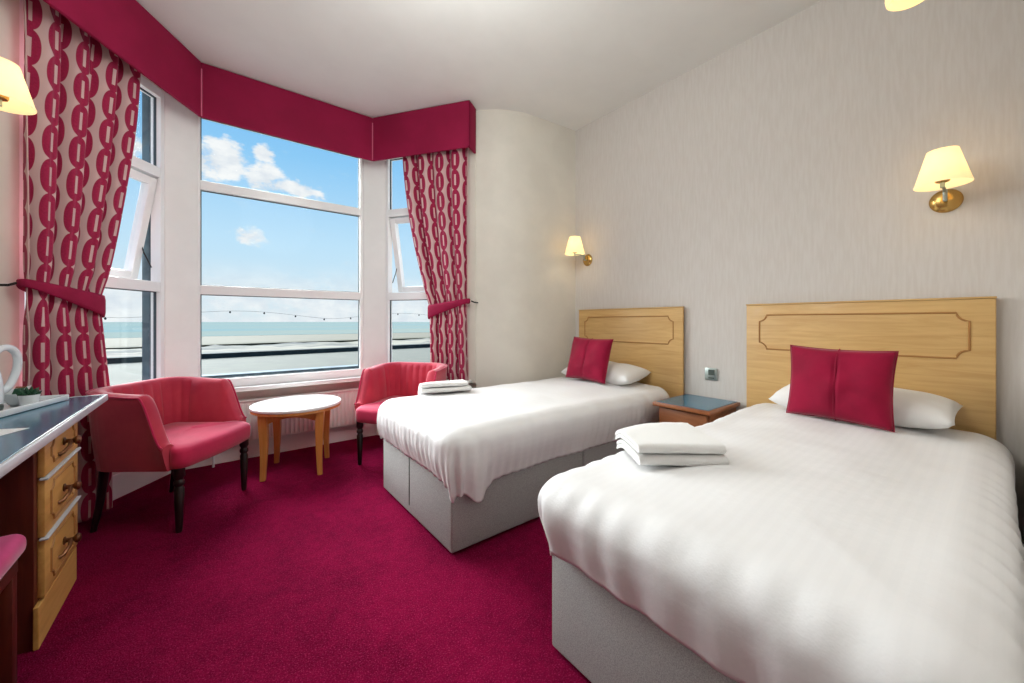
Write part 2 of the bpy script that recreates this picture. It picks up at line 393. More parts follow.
# ------------------------------------------------------------------ windows
T1, T2 = (1.33, 1.40), (2.135, 2.205)
def loc3(a, d, n, s, w_, z): p = a + d*s + n*w_; return Vector((p.x, p.y, z))
def win(name, a, d, n, s0, s1, label, sash):
    root = struct(thing(name, label, 'window', (*(a+d*((s0+s1)/2)), ZS)), label, 'window')
    ang = math.atan2(d.y, d.x)
    def bx(mb, sa, sb, wa, wb, za, zb, bev=.004):
        P = [tuple(a+d*sa+n*wa), tuple(a+d*sb+n*wa), tuple(a+d*sb+n*wb), tuple(a+d*sa+n*wb)]
        mb.prism(P, za, zb, bev)
    f = MB(); j = .032
    bx(f, s0, s0+j, 0, .07, ZS, ZT); bx(f, s1-j, s1, 0, .07, ZS, ZT)
    bx(f, s0+j, s1-j, 0, .07, ZS, ZS+.07); bx(f, s0+j, s1-j, 0, .07, ZT-.06, ZT)
    for z0, z1 in (T1, T2): bx(f, s0+j, s1-j, 0, .07, z0, z1)
    f.build('window_frame', M['upvc'], root, smooth=0, world=True)
    zs = [(ZS+.07, T1[0]), (T1[1], T2[0]), (T2[1], ZT-.06)]
    g = MB()
    for i, (z0, z1) in enumerate(zs):                     # dark sealing strip inside every opening
        if sash and i == 1: continue
        for q0, q1, za, zb in ((s0+j, s0+j+.006, z0, z1), (s1-j-.006, s1-j, z0, z1), (s0+j, s1-j, z0, z0+.005), (s0+j, s1-j, z1-.005, z1)):
            bx(g, q0, q1, .03, .045, za, zb, 0)
    g.build('seal', M['gasket'], root, smooth=0, world=True)
    for i, (z0, z1) in enumerate(zs):
        if sash and i == 1: continue
        p = MB(); bx(p, s0+j+.004, s1-j-.004, .034, .040, z0+.004, z1-.004, 0)
        p.build('pane', M['glass'], root, smooth=0, world=True)
    # outer ledge
    e = MB(); bx(e, s0, s1, .07, .2, ZS-.03, ZS+(.05 if sash else .092), 0); e.build('outer_ledge', M['pier'], root, smooth=0, world=True)
    if sash:
        z0, z1 = zs[1]; sa, sb = s0+j+.004, s1-j-.004
        hinge = loc3(a, d, n, 0, .045, z1-.006); axis = Vector((d.x, d.y, 0))
        sg = 1 if axis.cross(Vector((0,0,-1))).dot(Vector((n.x,n.y,0))) > 0 else -1
        R = Matrix.Rotation(sg*math.radians(sash), 3, axis)
        def tilt(mb):
            for v in mb.bm.verts: v.co = R @ (v.co-hinge) + hinge
            return mb
        b = MB(); t = .052
        bx(b, sa, sa+t, .015, .075, z0+.008, z1-.008); bx(b, sb-t, sb, .015, .075, z0+.008, z1-.008)
        bx(b, sa+t, sb-t, .015, .075, z0+.008, z0+.008+t); bx(b, sa+t, sb-t, .015, .075, z1-.008-t, z1-.008)
        so = tilt(b).build('sash', M['upvc'], root, smooth=0, world=True)
        p = MB(); bx(p, sa+t-.004, sb-t+.004, .042, .048, z0+.008+t-.004, z1-.004-t, 0)
        so2 = tilt(p); me = so2.build('sash_pane', M['glass'], None, smooth=0)
        me.data.transform((Matrix.Translation(root.location)).inverted()); me.parent = so
        h = MB(); sc_ = (sa+sb)/2; bx(h, sc_-.06, sc_+.06, .004, .016, z0+.03, z0+.045, .003)
        hh = tilt(h).build('handle', M['white_plastic'], None, smooth=0)
        hh.data.transform((Matrix.Translation(root.location)).inverted()); hh.parent = so
        k = MB()                                          # friction stays
        for s_ in (sa+.012, sb-.012):
            q0 = loc3(a, d, n, s_, .05, z0+.10); q1 = R @ (loc3(a, d, n, s_, .05, z0+.30)-hinge)+hinge
            k.tube([q0, (q0+q1)/2+Vector((n.x*.01, n.y*.01, 0)), q1], .004, 6)
        k.build('stay', M['iron'], root, world=True)
    return root
win('window_1', ML, V2(1,0), nC, .10, MR.x-ML.x-.115, 'large centre window of the bay facing the sea, with two transoms', 0)
win('window_2', ML, dL, nL, .11, .955, 'left bay window beside the tied curtain, its middle light tilted open', 11)
win('window_3', MR, dR, nR, .11, .955, 'right bay window half hidden by the curtain, its middle light tilted open', 12)
# cream plaster strips between window end and bay corner
for a, d, n, nm, wd in ((ML, dL, nL, 'trim_4', 'left'), (MR, dR, nR, 'trim_5', 'right')):
    P = [tuple(a+d*.955-n*.012), tuple(a+d*SE-n*.012), tuple(a+d*SE+n*.16), tuple(a+d*.955+n*.16)]
    struct(MB().prism(P, ZS-.03, ZT, .003).build(nm, M['paint'], smooth=0), 'white architrave at the outer end of the %s bay window' % wd, 'window trim')

# ------------------------------------------------------------------ pelmet
PM = [V2(-.66,2.66), V2(-.078,3.58), V2(1.152,3.58), V2(1.712,2.782)]
def offs(poly, t):
    out = []
    for i, p in enumerate(poly):
        ds = []
        if i: ds.append((poly[i]-poly[i-1]).normalized())
        if i < len(poly)-1: ds.append((poly[i+1]-poly[i]).normalized())
        ns = [V2(-d.y, d.x) for d in ds]
        if len(ns) == 1: out.append(p + ns[0]*t)
        else:
            m = (ns[0]+ns[1]).normalized(); out.append(p + m*(t/m.dot(ns[0])))
    return out
PO = offs(PM, .022)
pz0, pz1 = 2.615, 3.012
pel = thing('pelmet', 'deep crimson fabric pelmet running round the top of the bay', 'pelmet', (.535,3.3,pz0))
for i in range(3):
    MB().prism([tuple(PM[i]), tuple(PM[i+1]), tuple(PO[i+1]), tuple(PO[i])], pz0, pz1, .004).build('panel', M['pelmet'], pel, smooth=30, world=True)
dr_ = (PM[3]-PM[2]).normalized(); nr_ = V2(-dr_.y, dr_.x)
e = PM[3]; MB().prism([tuple(e-dr_*.02), tuple(e), tuple(e+nr_*.145), tuple(e+nr_*.145-dr_*.02)], pz0-.0, pz1, .004).build('return_panel', M['pelmet'], pel, smooth=30, world=True)
dl_ = (PM[0]-PM[1]).normalized(); nl_ = V2(dl_.y, -dl_.x)
e = PM[0]; MB().prism([tuple(e-dl_*.02), tuple(e), tuple(e+nl_*.10), tuple(e+nl_*.10-dl_*.02)], pz0, pz1, .004).build('return_panel', M['pelmet'], pel, smooth=30, world=True)
for i in (1, 2):
    p = PM[i]; MB().tube([(p.x, p.y-.001, pz0+.004), (p.x, p.y-.001, pz1-.05)], .0045, 8).build('corner_piping', M['piping'], pel, world=True)
br = MB()
for i in range(3):
    a, b = PM[i], PM[i+1]; d = (b-a).normalized(); n = V2(-d.y, d.x)
    br.prism([tuple(a+n*.03+d*.03), tuple(b+n*.03-d*.03), tuple(b+n*.10-d*.06), tuple(a+n*.10+d*.06)], pz1-.03, pz1-.008)
br.build('top_board', M['white'], pel, smooth=0, world=True)

# ------------------------------------------------------------------ curtains
def curtain(P0, d, n_in, s_in, s_tie, s_bot, s_top_out, s_out, nf, ph, label, tlab, sd):
    P0 = Vector(P0)
    z1, z0, zt = 2.96, .03, 1.24
    NZ, NC = 90, 200
    root = thing('curtain', label, 'curtain', (*(P0+d*.75), 0))
    rows, uvs = [], []
    Wd = 1.08
    for i in range(NZ+1):
        z = z0 + (z1-z0)*i/NZ
        if z > zt:
            q = (z1-z)/(z1-zt); si = s_in + (s_tie-s_in)*q**1.9; so = s_top_out + (s_out-s_top_out)*q
        else:
            q = (zt-z)/(zt-z0); si = s_tie + (s_bot-s_tie)*sm(min(1, q*1.6)); so = s_out + .02*sm(q)
        tight = math.exp(-((z-zt)/.10)**2)
        amp = .046*(1-.55*tight)
        row, uvr = [], []
        for k in range(NC+1):
            c = k/NC
            th = 2*PI*nf*c + ph + .55*nz(c*3, z*.6, sd)
            env = .65 + .5*nz(c*4.3+sd, z*.35, 3.1)
            w_ = (so-si)/nf
            s_ = si + (so-si)*c - .10*w_*math.cos(th)*(1-.6*math.sin(th)) + .10*w_*math.cos(ph)*0
            dep = amp*env*(math.sin(th)+.22*math.sin(3*th+1.3*nz(c*2, z*.5, sd+9))) + .006*nz(c*9, z*2.2, sd+5)
            p = P0 + d*s_ + n_in*(dep)
            row.append((p.x, p.y, z))
        acc = [0.0]
        for (ax, ay, _), (bx_, by_, _) in zip(row, row[1:]): acc.append(acc[-1]+math.hypot(bx_-ax, by_-ay))
        rows.append(row); uvs.append([(a_/acc[-1]*Wd, z) for a_ in acc])
    mb = MB(); mb.grid(rows, uvs)
    o = mb.build('drape', M['curtain'], root, smooth=180, world=True)
    md = o.modifiers.new('thick', 'SOLIDIFY'); md.thickness = .004; md.offset = 0
    # tieback band
    sa, sb = s_tie-.02, s_out+.012; scn = (sa+sb)/2; hl = (sb-sa)/2
    N = 44; ring = []
    for k in range(N):
        t = 2*PI*k/N; cs, sn = math.cos(t), math.sin(t)
        s_ = scn + hl*math.copysign(abs(cs)**.7, cs); dp = .045*math.copysign(abs(sn)**.6, sn)
        q = (s_-sa)/(sb-sa)
        zc = zt - .035 + .10*q; hh = .062*(1-q)+.020*q
        p = P0 + d*s_ + n_in*dp; po = P0 + d*(scn+(s_-scn)*1.02) + n_in*(dp*1.1)
        ring.append([(p.x,p.y,zc-hh),(po.x,po.y,zc-hh*.6),(po.x,po.y,zc+hh*.6),(p.x,p.y,zc+hh)])
    tb = MB(); tb.grid(ring, closed_u=True)
    tr = thing('tieback', tlab, 'tieback', (*(P0+d*s_out), zt))
    bo = tb.build('band', M['tie'], tr, smooth=180, world=True); m2 = bo.modifiers.new('thick', 'SOLIDIFY'); m2.thickness = .006
    hk = MB(); p = P0 + d*(s_out+.03); q = p - n_in*.10 + d*.03
    zc = zt + .05
    hk.tube([(q.x,q.y,zc),(p.x+d.x*.03,p.y+d.y*.03,zc),(p.x,p.y,zc+.012)], .006, 8); hk.build('hook', M['iron'], tr, world=True)
curtain((1.228,3.65), dR, -nR, .27, .56, .57, .95, .93, 4, .0, 'maroon and pink chain print curtain tied back beside the cream plaster wall', 'crimson tieback round the curtain beside the cream plaster wall', 1.3)
curtain((-.180,3.652), dL, -nL, .365, .60, .54, .958, .945, 4, .15, 'maroon and pink chain print curtain tied back behind the desk end', 'crimson tieback round the curtain behind the desk end', 4.7)

# ------------------------------------------------------------------ radiator
rad = thing('radiator', 'white ribbed panel radiator beneath the centre window', 'radiator', (.55,3.75,.15))
r = MB(); x0, x1, ry = 0.02, 1.10, 3.715
N = int((x1-x0)/.033); P = []
for k in range(N*8+1):
    x = x0+(x1-x0)*k/(N*8); q = (k % 8)/8
    dp = .011*sm(min(1, max(0, (abs(q-.5)-.12)/.15)))
    P.append([(x, ry-.012+dp+.014*0, z) for z in (.165, .19, .45, .475)])
for row in P:
    row[0] = (row[0][0], ry+.005, .16); row[3] = (row[3][0], ry+.005, .48)
r.grid(P)
r.box((x0, ry, .16), (x1, ry+.03, .48), .004); r.build('front_panel', M['radiator'], rad, smooth=50, world=True)
MB().box((x0-.004, ry-.014, .478), (x1+.004, ry+.05, .492), .003).build('top_grille', M['radiator'], rad, smooth=0, world=True)
v = MB(); v.tube([(x0-.03, ry+.01, .0), (x0-.03, ry+.01, .19), (x0, ry+.01, .19)], .009); v.lathe([(.016,0),(.018,.01),(.018,.05),(.012,.06)], (x0-.03, ry+.01, .19), 14)
v.build('valve', M['white_plastic'], rad, world=True)
for x in (x0+.15, x1-.15): MB().box((x, ry+.03, .3), (x+.03, 3.812, .34)).build('bracket', M['radiator'], rad, smooth=0, world=True)

# ------------------------------------------------------------------ beds
def rounded_slab(mb, lo, hi, r): mb.box(lo, hi, r, 4)
def bed(yc, y0, y1, hy0, hy1, label, seam, bx0=.905):
    bx1 = 2.785
    root = thing('divan_bed', label, 'bed', ((bx0+bx1)/2, yc, 0))
    b = MB(); b.box((bx0, y0, .012), (bx0+.93, y1, .345), .012, 3); b.box((bx0+.935, y0, .012), (bx1, y1, .345), .018, 3)
    base = b.build('base', M['divan'], root, world=True)
    if seam:
        ys = y1-.466*(y1-y0)
        s = MB().box((bx0-.002, ys-.006, .06), (bx0+.01, ys+.006, .335), .002); so = s.build('seam', M['grey_plastic'], root, world=True)
        so.parent = base
    for x in (bx0+.12, bx1-.12):
        for y in (y0+.10, y1-.10):
            MB().lathe([(.02,0),(.024,.006),(.024,.02),(.02,.031)], (x, y, 0), 16).build('castor', M['castor'], root, world=True)
    m = MB(); rounded_slab(m, (bx0+.015, y0+.01, .348), (bx1-.005, y1-.01, .562), .06); m.build('mattress', M['pillow'], root, world=True)
    h = MB(); h.box((2.79, hy0, .30), (2.812, hy1, 1.226), .006, 2); hb = h.build('headboard', M['oak'], root, smooth=30, world=True)
    cp = MB(); cp.box((2.788, hy0-.002, 1.226), (2.814, hy1+.002, 1.236), .003); c = cp.build('top_edge', M['oak'], root, smooth=0, world=True)
    c.parent = hb
    # moulded outline with scooped corners
    ya, yb, za, zb, k = hy0+.078, hy1-.078, .945, 1.163, .04
    pts = []
    for cy, cz, a0 in ((ya, za, 90), (yb, za, 180), (yb, zb, 270), (ya, zb, 0)):
        arc = [(cy+k*math.cos(math.radians(a0-90*q/5)), cz+k*math.sin(math.radians(a0-90*q/5))) for q in range(6)]
        pts += arc
    # order runs corner to corner, each scoop bowing inward
    g = MB(); g.tube([(2.7895, y, z) for y, z in pts], .0045, 6, closed=True)
    go = g.build('routed_moulding', M['oakd'], root, world=True); go.parent = hb
    for y in (hy0+.2, hy1-.2): MB().box((2.813, y-.025, .145), (2.826, y+.025, .5), .003).build('headboard_strut', M['oakd'], root, smooth=0, world=True)
    return root
bed(2.075, 1.603, 2.537, 1.475, 2.52, 'divan bed with oak headboard nearest the bay, grey base with a seam at its foot', True, .886)
bed(.485, .015, .945, .01, 1.04, 'divan bed with oak headboard nearest the viewer, filling the front right corner', False)

def duvet(x_f, x_h, y_n, y_f, zt, r, Lf, Ln, Lfar, label, sd, pull, fr_, flare):
    step = .014
    X0, X1 = x_f-Lf, x_h; Y0, Y1 = y_n-Ln, y_f+Lfar
    na, nb = int((X1-X0)/step), int((Y1-Y0)/step)
    rows, uvs = [], []
    for i in range(na+1):
        X = X0+(X1-X0)*i/na; row, uvr = [], []
        for j in range(nb+1):
            Y = Y0+(Y1-Y0)*j/nb
            oa = max(0, x_f-X); ob = max(0, y_n-Y); oc = max(0, Y-y_f)
            os_ = max(ob, oc); sg = -1 if ob > 0 else 1
            p_ = 5.0 if flare > 0 else 9.0
            L = (oa**p_ + os_**p_)**(1/p_) if (oa or os_) else 0
            bx, by = min(max(X, x_f), x_h), min(max(Y, y_n), y_f)
            zz = zt + .014*nz(bx*1.7, by*2.1, sd) + .006*nz(bx*6, by*6, sd+3)
            # crown: slightly lower towards the edges
            ed = min(bx-x_f, by-y_n, y_f-by); zz -= .022*(1-sm(min(1, ed/.28)))
            if L > 0:
                dl = math.hypot(oa, os_); dx, dy = -oa/dl, sg*os_/dl
                if L < r*PI/2: hor, drop = r*math.sin(L/r), r*(1-math.cos(L/r))
                else: hor, drop = r, r + (L-r*PI/2)
                hang = sm(min(1, max(0, (L-.05)/.22)))
                tpos = bx*1.0 - by*1.0 + (math.atan2(os_, oa)*.12 if oa and os_ else 0)
                corner = min(oa, os_)/max(oa, os_)
                rip = .0045*math.sin(tpos*fr_ + 3*nz(bx*2, by*2, sd)) + .011*nz(bx*5+sd, by*5, L*1.5) + .010*nz(bx*13, by*13, L*3+sd)
                rip += .018*corner*math.sin(math.atan2(os_, oa)*9+sd)
                bulge = .020*math.sin(min(1, L/.30)*PI)
                hor += flare*corner*hang*sm(L/.3) + hang*rip + bulge - pull*hang*max(0, L-.2)
                x, y, z = bx+dx*hor, by+dy*hor, zz-drop + .010*hang*nz(bx*6+9, by*6, sd)
                if flare > 0 and ob > 0:
                    tp_ = math.exp(-((bx-x_f-.07)/.06)**2)*sm(max(0, L-.12)/.2)
                    z -= .075*tp_; y -= .03*tp_
                # puckers radiating from the edge
                z += .004*math.sin((bx-by)*60+5*nz(bx*3,by*3,sd))*sm(min(1,L/.1))*(1-sm(min(1,max(0,L-.12)/.1)))
            else: x, y, z = bx, by, zz
            row.append((x, y, z)); uvr.append((X, Y))
        rows.append(row); uvs.append(uvr)
    mb = MB(); mb.grid(rows, uvs)
    o = mb.build('duvet', M['duvet'], None, smooth=180)
    md = o.modifiers.new('thick', 'SOLIDIFY'); md.thickness = .016; md.offset = -1
    return tag(o, label, 'duvet')
duvet(.945, 2.74, 1.658, 2.485, .625, .085, .300, .335, .24, 'white duvet hanging over the sides and foot of the bed nearest the bay', 2.2, .1, 110, .012)
duvet(.955, 2.74, .085, .885, .630, .10, .300, .20, .33, 'white striped duvet spread over the bed nearest the viewer', 6.4, .12, 45, -.02)

# ------------------------------------------------------------------ pillows, cushions, towels
def puff(w, h, t, n=36, pinch=.05, seam=False, wr=.0, sd=0.0):
    """soft two-sided pad in its own plane (x width, y height, z thickness)"""
    mb = MB(); P = {}
    def pos(i, j, sg):
        u, v = -1+2*i/n, -1+2*j/n
        e = max(0, (1-abs(u)**2.6))*max(0, (1-abs(v)**2.6))
        th = t/2*e**.42
        if seam: th -= .10*t*math.exp(-(u/.03)**2)*e
        th += wr*nz(u*2.2+sd, v*2.2, sg*3+sd)*e**.5
        x = w/2*u*(1-pinch*(1-v*v)); y = h/2*v*(1-pinch*(1-u*u))
        return (x, y, sg*max(0.0, th)+.0)
    top = [[pos(i, j, 1) for j in range(n+1)] for i in range(n+1)]
    bot = [[pos(i, j, -1) for j in range(n+1)] for i in range(n+1)]
    mb.grid(top); mb.grid(bot); bmesh.ops.remove_doubles(mb.bm, verts=mb.bm.verts, dist=.0005)
    return mb
def pillow(x, y, z, rz, tilt, label, sd):
    mb = puff(.69, .33, .17, pinch=.03, wr=.012, sd=sd)
    mb.bm.transform(Matrix.Rotation(rz, 4, 'Z') @ Matrix.Rotation(PI/2, 4, 'Z') @ Matrix.Rotation(tilt, 4, 'X'))
    o = mb.build('pillow', M['pillow'], None, smooth=180); o.location = (x, y, z)
    return tag(o, label, 'pillow', 'white pillows')
pillow(2.61, 2.075, .69, .02, -.12, 'white pillow on the bed nearest the bay, behind its cushion', 1.0)
pillow(2.615, .455, .705, -.03, -.12, 'white pillow on the bed nearest the viewer, behind its cushion', 5.0)
def cushion(x, y, z, rz, tilt, roll, label, w=.405, h=.355):
    root = thing('cushion', label, 'cushion', (x, y, z), 0, 'crimson cushions')
    R = Matrix.Rotation(rz, 4, 'Z') @ Matrix.Rotation(-tilt, 4, 'Y') .inverted() @ Matrix.Rotation(-PI/2, 4, 'Z') @ Matrix.Rotation(PI/2, 4, 'X') @ Matrix.Rotation(roll, 4, 'Z')
    mb = puff(w, h, .13, pinch=.06, seam=True, wr=.012, sd=y*3)
    mb.bm.transform(R); mb.build('cover', M['cushion'], root, smooth=180)
    s = MB(); L = [(0, h/2*v*.97, t_) for v, t_ in [(-1+2*k/12, .13/2*max(0,(1-abs(-1+2*k/12)**2.6))**.42*.90) for k in range(13)]]
    s.tube(L, .003, 6); s.bm.transform(R); s.build('seam', M['cushion'], root)
    # edge piping
    e = MB(); E = []
    for k in range(80):
        a = k/80*4; sd_ = int(a); q = (a-sd_)*2-1
        u, v = [(q,-1),(1,q),(-q,1),(-1,-q)][sd_]
        E.append((w/2*u*(1-.06*(1-v*v)), h/2*v*(1-.06*(1-u*u)), 0))
    e.tube(E, .003, 6, closed=True); e.bm.transform(R); e.build('piping', M['cushion'], root)
    return root
cushion(2.415, 2.075, .815, .03, .28, -.02, 'crimson velvet cushion propped on the bed nearest the bay')
cushion(2.385, .485, .815, -.02, .10, -.02, 'crimson velvet cushion propped on the bed nearest the viewer')

def towel(w, d, t, loc, rz, label, sd, group, yf=9, r=.1):
    """towel folded over itself: two plies joined by a rounded fold along the front"""
    q = t/2; prof = []
    N = 8
    prof += [(d/2, -t/2+q*.06)]
    for k in range(9): prof.append((-d/2 + d*k/8*0 + (d-q)*(1-k/8)*0 + 0, 0)) if False else None
    # outer skin: bottom rear -> bottom front -> round fold -> top front -> top rear
    out = [(d/2 - (d-t/2)*k/10, -t/2) for k in range(11)]
    out += [(-d/2+t/2 - t/2*math.sin(PI*k/10), -t/2*math.cos(PI*k/10)) for k in range(1, 10)]
    out += [(-d/2+t/2 + (d-t/2)*k/10, t/2) for k in range(11)]
    inn = [(d/2 - (d-t/2)*k/10*.97, t*.035) for k in range(11)]
    out += [(d/2+.006, t*.30), (d/2, t*.035)]
    out += inn[1:] + [(a, -t*.035) for a, b in reversed(inn)] + [(d/2+.006, -t*.30)]
    n = 26; rows = []
    for i in range(n+1):
        x = -w/2 + w*i/n; ed = 1-.10*(abs(2*i/n-1)**8)
        rows.append([(x + .004*nz(y*9, z*40, sd), y + .004*nz(x*9, z*30, sd), z*ed + .006*nz(x*5, y*5, sd) + .0015*nz(x*40,y*40,sd)) for y, z in out])
    mb = MB(); rows_t = [[rows[i][j] for i in range(n+1)] for j in range(len(out))]
    V = mb.grid(rows_t, closed_u=True)
    for k in (0, n):
        try: mb.bm.faces.new([V[j][k] for j in range(len(out))])
        except Exception: pass
    for v_ in mb.bm.verts:
        yw = loc[1] + v_.co.x*math.sin(rz) + v_.co.y*math.cos(rz)
        if yw > yf: v_.co.z -= r - math.sqrt(max(0, r*r-min(yw-yf, r*.98)**2))
    o = mb.build('folded_towel', M['towel'], None, smooth=70); o.location = loc; o.rotation_euler = (0,0,rz)
    return tag(o, label, 'towel', group)
# nearest bed: pair with the long edge square to the view
a = math.atan2(-.196, .25)
cx, cy = 1.342, .770
towel(.30, .285, .036, (cx, cy, .644), a, 'white folded towel, lower of the pair on the bed nearest the viewer', 1.1, 'folded white towels', .885, .14)
towel(.30, .28, .034, (cx-.004, cy+.004, .684), a+.02, 'white folded towel, upper of the pair on the bed nearest the viewer', 3.7, 'folded white towels', .885, .14)
a = math.atan2(2.35-2.47, 1.45-1.106)
towel(.35, .19, .030, (1.315, 2.475, .640), a, 'white folded towel, lower of the pair at the foot of the bed nearest the bay', 5.1, 'folded white towels', 2.485, .14)
towel(.33, .18, .028, (1.30, 2.48, .674), a+.03, 'white folded towel, upper of the pair at the foot of the bed nearest the bay', 8.3, 'folded white towels', 2.485, .14)

# ------------------------------------------------------------------ tub chairs
def tub_chair(loc, rz, label):
    root = thing('tub_chair', label, 'armchair', loc, rz, 'crimson tub chairs in the bay')
    HW, YF, YBk, RC = .300, .185, -.285, .17
    path = []
    for k in range(9): path.append((-HW, YF + (YBk+RC-YF)*k/8, -1.0, 0.0))
    for k in range(1, 10): a_ = PI + PI/2*k/10; path.append((-HW+RC+RC*math.cos(a_), YBk+RC+RC*math.sin(a_), math.cos(a_), math.sin(a_)))
    for k in range(0, 13): path.append((-HW+RC+(2*HW-2*RC)*k/12, YBk, 0.0, -1.0))
    for k in range(1, 10): a_ = -PI/2 + PI/2*k/10; path.append((HW-RC+RC*math.cos(a_), YBk+RC+RC*math.sin(a_), math.cos(a_), math.sin(a_)))
    for k in range(9): path.append((HW, YBk+RC+(YF-YBk-RC)*k/8, 1.0, 0.0))
    # resample finely so the channels show
    fine = []
    for (p, q) in zip(path, path[1:]):
        for k in range(4):
            t = k/4; fine.append(tuple(p[c]*(1-t)+q[c]*t for c in range(4)))
    fine.append(path[-1])
    rows = []; z0 = .335
    tot = len(fine)
    for idx, (x, y, nx, ny) in enumerate(fine):
        fr = sm((YF-y)/.125)                    # 0 at the arm tips
        zt = .475 + .262*fr + .022*sm((.05-y)/.33)
        fw = YF - y
        th = .074
        lean = .022
        prof = []
        ch = .0065*abs(math.sin(idx/tot*PI*17)) if y < -.02 else 0
        for k in range(15):
            q = k/14
            z = z0+(zt-.03-z0)*q
            prof.append((0.0 + lean*q - .012*(1-q)**3, z))
        for k in range(1, 8):
            a_ = PI*k/8; prof.append((lean - th/2 + th/2*math.cos(a_), zt-.03+.03*math.sin(a_)))
        for k in range(15):
            q = 1-k/14; z = z0+(zt-.03-z0)*q
            prof.append((lean*q - th - .01*math.sin(PI*q) - ch*sm(q*4-1), z))
        rows.append([(x+nx*o_, y+ny*o_, z) for o_, z in prof])
    mb = MB(); m_ = len(rows[0])
    V = mb.grid(rows)
    for i in range(len(rows)-1): mb.bm.faces.new((V[i][0], V[i+1][0], V[i+1][m_-1], V[i][m_-1]))
    for k in (0, len(rows)-1): mb.bm.faces.new(V[k])
    sh = mb.build('shell', M['velvet_shell'], root, smooth=60)
    pp = MB(); pp.tube([(x+nx*(.022), y+ny*.022, .475+.262*sm((YF-y)/.125)+.022*sm((.05-y)/.33)-.012) for x, y, nx, ny in fine], .006, 6)
    po = pp.build('piping', M['velvet'], root); po.parent = sh
    # seat: full-width rounded front rail, narrower between the arms
    pl = []
    def arc(cx, cy, r_, a0, a1, n_=6): return [(cx+r_*math.cos(math.radians(a0+(a1-a0)*k/n_)), cy+r_*math.sin(math.radians(a0+(a1-a0)*k/n_))) for k in range(n_+1)]
    pl += arc(-.205, -.20, .035, 270, 180); pl += [(-.238,.0), (-.238,.15)]; pl += [(-.284,.19)]
    pl += arc(-.234, .262-.05, .05, 180, 90); pl += [(-.12,.275), (0,.28), (.12,.275)]
    pl += arc(.234, .262-.05, .05, 90, 0); pl += [(.284,.19), (.238,.15), (.238,.0)]; pl += arc(.205, -.20, .035, 0, -90)
    mb = MB(); rings = []
    for sc_, z in ((.93,.338),(.985,.345),(1.0,.375),(1.0,.425),(.985,.448),(.93,.462),(.80,.470),(.5,.477),(.15,.480)):
        rings.append([(x*sc_, (y-.02)*sc_+.02, z - .012*sm((y-.15)/.12)*(z > .43)) for x, y in pl])
    VV = [[mb.bm.verts.new(p) for p in rg] for rg in rings]; n_ = len(pl)
    for a_, b_ in zip(VV, VV[1:]):
        for k in range(n_): mb.bm.faces.new((a_[k], a_[(k+1)%n_], b_[(k+1)%n_], b_[k]))
    mb.bm.faces.new(VV[0]); mb.bm.faces.new(VV[-1])
    mb.build('seat', M['velvet'], root, smooth=60)
    for sx in (-1, 1):
        prof = [(.012,0),(.015,.01),(.017,.06),(.023,.23),(.017,.245),(.024,.256),(.024,.27),(.018,.282),(.026,.30),(.026,.342)]
        MB().lathe(prof, (sx*.255, .215, 0), 18).build('leg', M['black'], root, smooth=40)
        b = MB(); b.tube([(sx*.24, -.245, 0), (sx*.232, -.215, .17), (sx*.225, -.20, .345)], [.013,.018,.023], 12)
        b.build('leg', M['black'], root, smooth=40)
    return root
f1 = math.atan2(-.594, .804)-PI/2
ch = tub_chair((-.172, 3.022, 0), f1, 'crimson velvet tub chair beside the desk, black turned legs')
f2 = math.atan2(-.63, -.776)-PI/2
dup(ch, (1.222, 3.02, 0), f2, 'crimson velvet tub chair behind the foot of the bed nearest the bay')

# ------------------------------------------------------------------ coffee table
feet = [(.269,3.206),(.61,3.086),(.7226,3.403),(.389,3.523)]
tcx, tcy = sum(p[0] for p in feet)/4, sum(p[1] for p in feet)/4
tab = thing('coffee_table', 'round white topped coffee table with beech legs between the two tub chairs', 'table', (tcx, tcy, 0), math.atan2(-.12,.341))
hx = .178
MB().lathe([(.296,.482),(.304,.486),(.306,.494),(.304,.503),(.298,.506)], (0,0,0), 64).build('top', M['tabletop'], tab, smooth=40)
MB().lathe([(.290,.462),(.300,.466),(.300,.482),(.290,.483)], (0,0,0), 64).build('under_rim', M['beech'], tab, smooth=40)
for sx, sy in ((-1,-1),(1,-1),(1,1),(-1,1)):
    mb = MB(); rows = []
    for k in range(13):
        q = k/12; z = .462*q; o_ = hx + .004 - .006*math.sin(q*PI) ; hw = .0165+.011*sm(q)
        rows.append([(sx*o_+a_*hw, sy*o_+b_*hw, z) for a_, b_ in ((-1,-1),(1,-1),(1,1),(-1,1))])
    V = [[mb.bm.verts.new(p) for p in r_] for r_ in rows]
    for a_, b_ in zip(V, V[1:]):
        for k in range(4): mb.bm.faces.new((a_[k], a_[(k+1)%4], b_[(k+1)%4], b_[k]))
    mb.bm.faces.new(V[0]); mb.bm.faces.new(V[-1])
    bmesh.ops.bevel(mb.bm, geom=[e_ for e_ in mb.bm.edges if abs(e_.verts[0].co.z-e_.verts[1].co.z) > .01], offset=.005, segments=2, affect='EDGES')
    mb.build('leg', M['beech'], tab, smooth=40)
for rot in range(4):
    mb = MB(); R = Matrix.Rotation(rot*PI/2, 3, 'Z'); hw = hx-.005; n_ = 14; top, bot = [], []
    P = []
    for k in range(n_+1):
        x = -hw+2*hw*k/n_; zb = .385+.045*(1-(x/hw)**2)
        P.append([R @ Vector((x, -hx-.010, zb)), R @ Vector((x, -hx-.010, .461)), R @ Vector((x, -hx+.010, .461)), R @ Vector((x, -hx+.010, zb)), R @ Vector((x, -hx-.010, zb))])
    mb.grid(P); bmesh.ops.remove_doubles(mb.bm, verts=mb.bm.verts, dist=.0002); mb.build('apron', M['beech'], tab, smooth=40)

